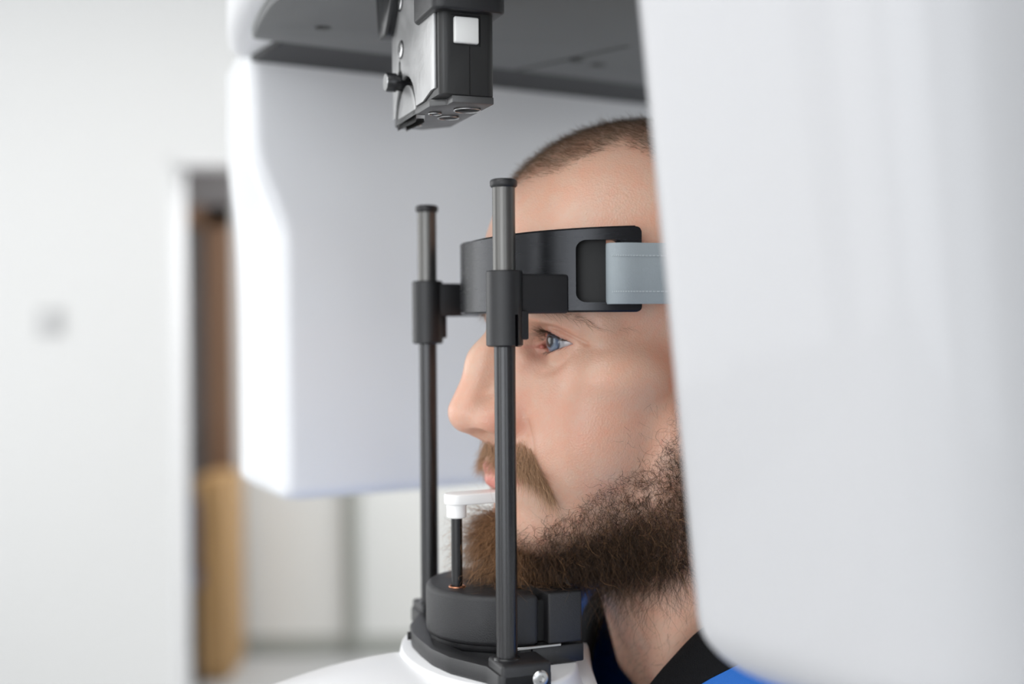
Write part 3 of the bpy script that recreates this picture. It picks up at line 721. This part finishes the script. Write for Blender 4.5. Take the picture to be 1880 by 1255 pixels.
# tear corner and wet lid line
for s in (1, -1):
    link_mesh('tear_duct', MB().tube((-.0385, s*.0165, -.0102), (-.0372, s*.0195, -.0104), [(0, .0008), (.001, .0014), (.0025, .0013), (.0033, .0006)], 14).mesh(), mat('tear_duct_pink', (196, 120, 108), .2), pr, smooth=180)

# ---- hair: strands as thin three sided tubes
def surf_samples(n, dens, region=None):
    """random points on the head mesh weighted by dens(x,|y|,z)"""
    V = HV; F = HFc
    c = V[F].mean(1); a = np.linalg.norm(np.cross(V[F[:, 2]]-V[F[:, 0]], V[F[:, 3]]-V[F[:, 1]]), axis=1)/2
    nr = np.cross(V[F[:, 2]]-V[F[:, 0]], V[F[:, 3]]-V[F[:, 1]]); nr /= np.linalg.norm(nr, axis=1)[:, None]+1e-9
    w_ = a*dens(c[:, 0], np.abs(c[:, 1]), c[:, 2]); w_ = np.where(a > 60, 0, w_)
    idx = rng.choice(len(F), n, p=w_/w_.sum())
    s, t_ = rng.random((2, n, 1)); f = F[idx]
    P = (V[f[:, 0]]*(1-s)+V[f[:, 1]]*s)*(1-t_)+(V[f[:, 3]]*(1-s)+V[f[:, 2]]*s)*t_
    Nn = nr[idx]
    # outward
    o = P-np.array([-105, 0, 0]); o[:, 2] *= .2
    Nn *= np.sign((Nn*o).sum(1))[:, None]
    return P, Nn
def strands(P, Dr, length, col, rad, seg=7, curl=1.5, turns=1.5, grav=.3, taper=.7, clampz=None):
    n = len(P); t = np.linspace(0, 1, seg+1)[None, :, None]
    Dr = Dr/np.linalg.norm(Dr, axis=1)[:, None]
    rv = rng.normal(size=(n, 3)); e1 = np.cross(Dr, rv); e1 /= np.linalg.norm(e1, axis=1)[:, None]; e2 = np.cross(Dr, e1)
    ph = rng.random((n, 1, 1))*6.28; fr = (turns*(.5+rng.random((n, 1, 1))))*6.28
    L_ = length[:, None, None]; cu = (curl*(.4+1.2*rng.random(n)))[:, None, None] if np.isscalar(curl) else curl[:, None, None]
    pos = P[:, None]+Dr[:, None]*L_*t
    pos = pos+cu*t**.8*(np.sin(fr*t+ph)-np.sin(ph))*e1[:, None]+cu*t**.8*(np.cos(fr*t+ph)-np.cos(ph))*e2[:, None]
    pos[..., 2] -= (grav*L_*t**2)[..., 0]
    bend = rng.normal(size=(n, 1, 3))*.16*L_; pos = pos+bend*t**2
    if clampz is not None: pos = clampz(pos)
    tan = np.gradient(pos, axis=1); tan /= np.linalg.norm(tan, axis=2)[..., None]+1e-9
    a = np.cross(tan, np.array([.31, .52, .79])); a /= np.linalg.norm(a, axis=2)[..., None]+1e-9; b = np.cross(tan, a)
    r = (rad*(1-taper*t**2))
    if not np.isscalar(rad): r = rad[:, None, None]*(1-taper*t**2)
    ring = [pos+r*(math.cos(k*2.0944)*a+math.sin(k*2.0944)*b) for k in range(3)]
    V = np.stack(ring, 2).reshape(-1, 3)
    base = (np.arange(n)*(seg+1)*3)[:, None, None]; i = (np.arange(seg)*3)[None, :, None]; k = np.arange(3)[None, None, :]; k2 = (k+1) % 3
    F = np.stack([base+i+k, base+i+k2, base+i+3+k2, base+i+3+k], -1).reshape(-1, 4)
    c = np.repeat(col, (seg+1)*3, axis=0)
    return V, F, c
def hair_obj(name, parts, m, label=None):
    Vs, Fs, Cs, o = [], [], [], 0
    for V, F, c in parts: Vs.append(V); Fs.append(F+o); Cs.append(c); o += len(V)
    me = np_mesh(np.concatenate(Vs)/1000, np.concatenate(Fs)); attr_color(me, np.concatenate(Cs))
    return link_mesh(name, me, m, pr, smooth=180, label=label, kind='stuff')
def hair_mat(name, rough=.35):
    m = bpy.data.materials.new(name); m.use_nodes = True; nt = m.node_tree; p = nt.nodes['Principled BSDF']
    at = nt.nodes.new('ShaderNodeAttribute'); at.attribute_name = 'tint'; nt.links.new(at.outputs['Color'], p.inputs['Base Color'])
    p.inputs['Roughness'].default_value = rough; p.inputs['Specular IOR Level'].default_value = .35
    return m
M_hair = hair_mat('hair_strands')
def tint(n, c0, c1, t, jit=.2):
    c = np.array(c0)*(1-t[:, None])+np.array(c1)*t[:, None]
    return c*(1+jit*rng.normal(size=(n, 1))).clip(.4, 1.8)
def rest_clamp(pos):
    x, y, z = pos[..., 0], pos[..., 1], pos[..., 2]
    ins = (x > -56) & (x < 40) & (np.abs(y) < 47)
    lim = -133.6+rng.random(z.shape)*.8
    pos[..., 2] = np.where(ins & (z < lim), lim, z)
    br = (np.abs(y-8) < 6) & (z < -90) & (x > 2)          # keep off the pin
    pos[..., 0] = np.where(br, 2+(x-2)*.06, np.minimum(x, 7+.1*(x-7)))
    return pos
parts = []
# dense beard
def beard_set(n, dens, rad, curl, turns, noise, lk, jit):
    P, Nn = surf_samples(n, dens)
    fr = np.clip((P[:, 0]+52)/34, 0, 1); sg = np.sign(P[:, 1])
    fr2 = fr*np.clip((30-np.abs(P[:, 1]))/16, 0, 1)
    Dd = Nn*(.75+.5*fr2[:, None])+np.stack([.25*fr+.05, sg*0.0, -.80+.15*fr2], 1)+rng.normal(size=(n, 3))*noise
    dp = np.clip((-80-P[:, 2])/38, 0, 1)
    Ln = (6+13*dp+5*fr2)*(.55+.8*rng.random(n))*lk
    t = np.clip(.10+.75*fr2+.25*(1-dp)+jit*rng.normal(size=n), 0, 1)  # front strands tinted golden as if sunlit, the hair itself is mid brown
    c = tint(n, (.016, .009, .006), (.46, .25, .125), t**1.4, .3)
    return strands(P, Dd, Ln, c, rad, 9, curl, turns, .14, clampz=rest_clamp)
bd1 = lambda x, y, z: np.clip(beard_density(x, y, z), 0, 1)**1.5*(1+2.2*((y < 26) & (x > -50)))
parts.append(beard_set(12000, bd1, .060, 1.5, 1.3, .5, 1, .16))
parts.append(beard_set(5200, lambda x, y, z: np.clip(beard_density(x, y, z), 0, 1)**.8*(1+(x > -50)), .082, 3.0, 1.3, .75, 1.25, .34))
# sparse wiry fringe on the cheek
n = 1500; P, Nn = surf_samples(n, lambda x, y, z: (lambda d: np.clip(d*30, 0, 1)*np.clip(1-2.2*d, .05, 1))(beard_density(x, y, z+6)))
Dd = Nn*.45+np.array([.1, 0, -.35])+rng.normal(size=(n, 3))*.8
c = tint(n, (.035, .02, .013), (.20, .09, .05), rng.random(n)**1.5, .3)
parts.append(strands(P, Dd, 6+9*rng.random(n), c, .055, 10, 1.9, 1.1, .05, clampz=rest_clamp))
# stray stubble on cheek top and neck
n = 1300; P, Nn = surf_samples(n, lambda x, y, z: ((z < -118) & (z > -200) & (x > -150) & (x < -30))*.8+((x < -62) & (x > -98) & (z < -38) & (z > -62))*.6)
Dd = Nn*.35+np.array([.2, 0, -.6])+rng.normal(size=(n, 3))*.4
parts.append(strands(P, Dd, 3+5*rng.random(n), tint(n, (.04, .025, .018), (.12, .07, .04), rng.random(n)), .04, 5, .6, .8, 0, clampz=rest_clamp))
hair_obj('beard', parts, M_hair, 'curly brown beard, darkest along the jaw, chin tinted as if sunlit')
# moustache
def mo_d(x, y, z):
    top = np.interp(y, [0, 8, 16, 24, 30, 35], [-59, -59, -57, -58, -64, -77]); bot = np.interp(y, [0, 10, 20, 28, 33, 35], [-70.5, -71, -73.5, -79, -86, -88])
    return ((x > -45) & (z < top) & (z > bot) & (y < 36))*np.clip((top-z)/3, .1, 1)
n = 4200; P, Nn = surf_samples(n, mo_d); sg = np.sign(P[:, 1]); y = np.abs(P[:, 1])
Dd = Nn*.55+np.stack([-.012*y, sg*(.10+.016*y), -1.0+0*y], 1)+rng.normal(size=(n, 3))*.2
c = tint(n, (.24, .125, .065), (.78, .50, .30), rng.random(n)*.8+.1, .2)
hair_obj('moustache', [strands(P, Dd, (6.5+4.5*rng.random(n))*(.75+.014*y), c, .058, 7, .6, .8, .12)], M_hair, 'light brown moustache')
# scalp hair
def sc_d(x, y, z):
    return np.clip((z-hairline(x, y)+4)/9, 0, 1)*(((z > -45) | (x < -120)) & (z > -75))*np.where(z > 60, 1, .55)
n = 26000; P, Nn = surf_samples(n, sc_d); fz = np.clip((P[:, 0]+90)/60, 0, 1)
Dd = Nn*.50+np.array([.9, 0, -.25])+rng.normal(size=(n, 3))*.22
c = tint(n, (.050, .030, .019), (.26, .165, .095), np.clip(rng.random(n)*.6+.45*fz-.1, 0, 1), .25)
Ln = (4.0+3.5*rng.random(n))*(1-.25*fz)
hair_obj('scalp_hair', [strands(P, Dd, Ln, c, .055, 4, .3, .5, .0)], M_hair, 'close cropped light brown hair')
# eyebrows
def br_d(x, y, z):
    c_ = np.interp(y, [10, 22, 36, 48, 58], [7, 11, 12.5, 8, 0]); return ((x > -80) & (np.abs(z-c_) < 3.6-.03*y) & (y > 9) & (y < 60))*np.interp(y, [9, 15, 45, 60], [.4, 1, .7, .15])
n = 1100; P, Nn = surf_samples(n, br_d); sg = np.sign(P[:, 1])
Dd = Nn*.35+np.stack([-.35+0*sg, sg*.8, -.12+0*sg], 1)+rng.normal(size=(n, 3))*.2
hair_obj('eyebrows', [strands(P, Dd, 5+4*rng.random(n), tint(n, (.08, .05, .03), (.26, .16, .09), rng.random(n)), .04, 5, .3, .5, .05)], M_hair)
# lashes
parts = []
for s in (1, -1):
    for tab, up, nn, L0 in ((LIDU, 1, 130, 8.0), (LIDL, -1, 45, 3.4)):
        yy = np.sort((17.5 if up > 0 else 26)+(26.5 if up > 0 else 17)*rng.random(nn)); zz = np.interp(yy, tab[:, 0], tab[:, 1])+rng.normal(size=nn)*.2
        rr = ER+1.3; xx = EC[0]+np.sqrt(np.maximum(4, rr**2-(yy-EC[1])**2-(zz-EC[2])**2))
        P = np.stack([xx, yy*s, zz], 1)
        Dd = np.stack([1.0+0*yy, s*(yy-27)*.035, (.05 if up > 0 else -.55)+0*yy], 1)+rng.normal(size=(nn, 3))*.10
        V, F, c = strands(P, Dd, L0*(.7+.4*rng.random(nn)), tint(nn, (.03, .02, .014), (.10, .06, .035), rng.random(nn)), .075 if up > 0 else .045, 6, .15, .3, -.22 if up > 0 else .1, taper=.9)
        parts.append((V, F, c))
hair_obj('eyelashes', parts, M_hair)
# fine pale hairs on the forehead
# ---- clothes
def neck_z(a): return np.interp(abs(a), [0, 20, 45, 62, 90, 130, 180], [-236, -222, -184, -162, -143, -128, -122])
def jacket():
    AA = np.arange(-180, 180, 5); rings = []
    def ring(ru_f, ru_b, rv, zf, cu=-138, pw=1.0):
        out = []
        for a in AA:
            ar = math.radians(a); ca, sa = math.cos(ar), math.sin(ar)
            out.append(((cu+(ru_f if ca > 0 else ru_b)*ca)/1000, rv*sa/1000, zf(a)/1000))
        return out
    Z = lambda f, s, b: (lambda a: float(np.interp(abs(a), [0, 45, 90, 135, 180], [f, (f*.55+s*.45), s, (b+s)/2, b])))
    nz = neck_z
    FS = lambda a: math.exp(-((a+58)/22)**2)
    rings = [ring(66, 62, 62, lambda a: nz(a)-5), ring(72, 68, 72, lambda a: nz(a)-8), ring(82, 76, 88, lambda a: nz(a)-17+12*FS(a)),
             ring(92, 86, 118, lambda a: nz(a)*.45+Z(-268, -186, -160)(a)*.55+30*FS(a)), ring(100, 94, 158, lambda a: Z(-282, -206, -182)(a)+18*FS(a), -150), ring(106, 100, 190, Z(-300, -238, -214), -162),
             ring(112, 108, 206, Z(-330, -290, -270), -168), ring(116, 112, 204, Z(-400, -390, -390), -168), ring(122, 108, 190, Z(-520, -520, -520), -155),
             ring(118, 104, 178, Z(-640, -640, -640), -155), ring(120, 108, 184, Z(-730, -730, -730), -155), ring(116, 104, 180, Z(-732, -732, -732), -155)]
    return MB().rings(rings, cap=False).mesh(), ring
jm, ringf = jacket()
jk = link_mesh('jacket', jm, M_blue, pr, smooth=180, label='bright blue top with a black neck band')
sub = jk.modifiers.new('s', 'SUBSURF'); sub.levels = 2; sub.render_levels = 2
sol = jk.modifiers.new('t', 'SOLIDIFY'); sol.thickness = .0018; sol.offset = 1
band_r = []
for rf, rb, rv, dz in ((62, 58, 58, -3), (63.5, 59.5, 59.5, 3.5), (67, 62.5, 64, 5), (73, 69, 74, -.5), (80, 74, 83, -8.5), (84, 77, 88, -13.5), (84, 76, 88, -16), (72, 66, 72, -9)):
    band_r.append(ringf(rf, rb, rv, lambda a, dz=dz: neck_z(a)+dz))
band_r.append(band_r[0])
nb = link_mesh('neck_band', MB().rings(band_r, cap=False).mesh(), M_navy, jk, smooth=180, label='black ribbed neck band')
sub = nb.modifiers.new('s', 'SUBSURF'); sub.levels = 2; sub.render_levels = 2
for s in (1, -1):
    pts = [((-168, 140, -262), 62), ((-165, 178, -284), 64), ((-156, 206, -325), 60), ((-140, 232, -400), 54), ((-142, 250, -500), 50), ((-115, 252, -560), 48), ((-70, 225, -620), 43), ((-50, 190, -660), 40), ((-52, 160, -690), 30)]
    P_ = catmull([(p[0], p[1]*s, p[2]) for p, r in pts], 4); rs = np.interp(np.linspace(0, len(pts)-1, len(P_)), range(len(pts)), [r for p, r in pts])
    rg = []
    for i, p in enumerate(P_):
        d = (P_[min(i+1, len(P_)-1)]-P_[max(i-1, 0)]).normalized(); q = d.to_track_quat('Z', 'Y').to_matrix()
        rg.append([tuple((p+q @ Vector((rs[i]*math.cos(a), rs[i]*math.sin(a), 0)))/1000) for a in np.linspace(0, 2*math.pi, 24, endpoint=False)])
    link_mesh('sleeve', MB().rings(rg).mesh(), M_blue, jk, smooth=180)
def leg_rings(s):
    rg = []
    for (u, v, z, ru, rv) in ((-155, 60, -660, 105, 100), (-155, 82, -760, 100, 92), (-152, 90, -900, 88, 80), (-148, 94, -1060, 68, 64), (-155, 96, -1200, 60, 56), (-165, 98, -1350, 52, 50), (-168, 98, -1440, 50, 50)):
        rg.append([((u+ru*math.cos(a))/1000, s*(v+rv*math.sin(a))/1000, z/1000) for a in np.linspace(0, 2*math.pi, 28, endpoint=False)])
    return rg
tr = link_mesh('trousers', MB().rings(leg_rings(1)).rings(leg_rings(-1)).mesh(), M_trouser, pr, smooth=180)
for s in (1, -1):
    rg = []
    for (z, k) in ((-1.500, .96), (-1.492, 1), (-1.47, .98), (-1.45, .85), (-1.43, .66)):
        rg.append([(-.125-.03*(1-k)*3+.135*k*math.cos(a), s*.10+.048*k*math.sin(a), z) for a in np.linspace(0, 2*math.pi, 32, endpoint=False)])
    link_mesh('shoe', MB().rings(rg).mesh(), M_black, pr, smooth=60)
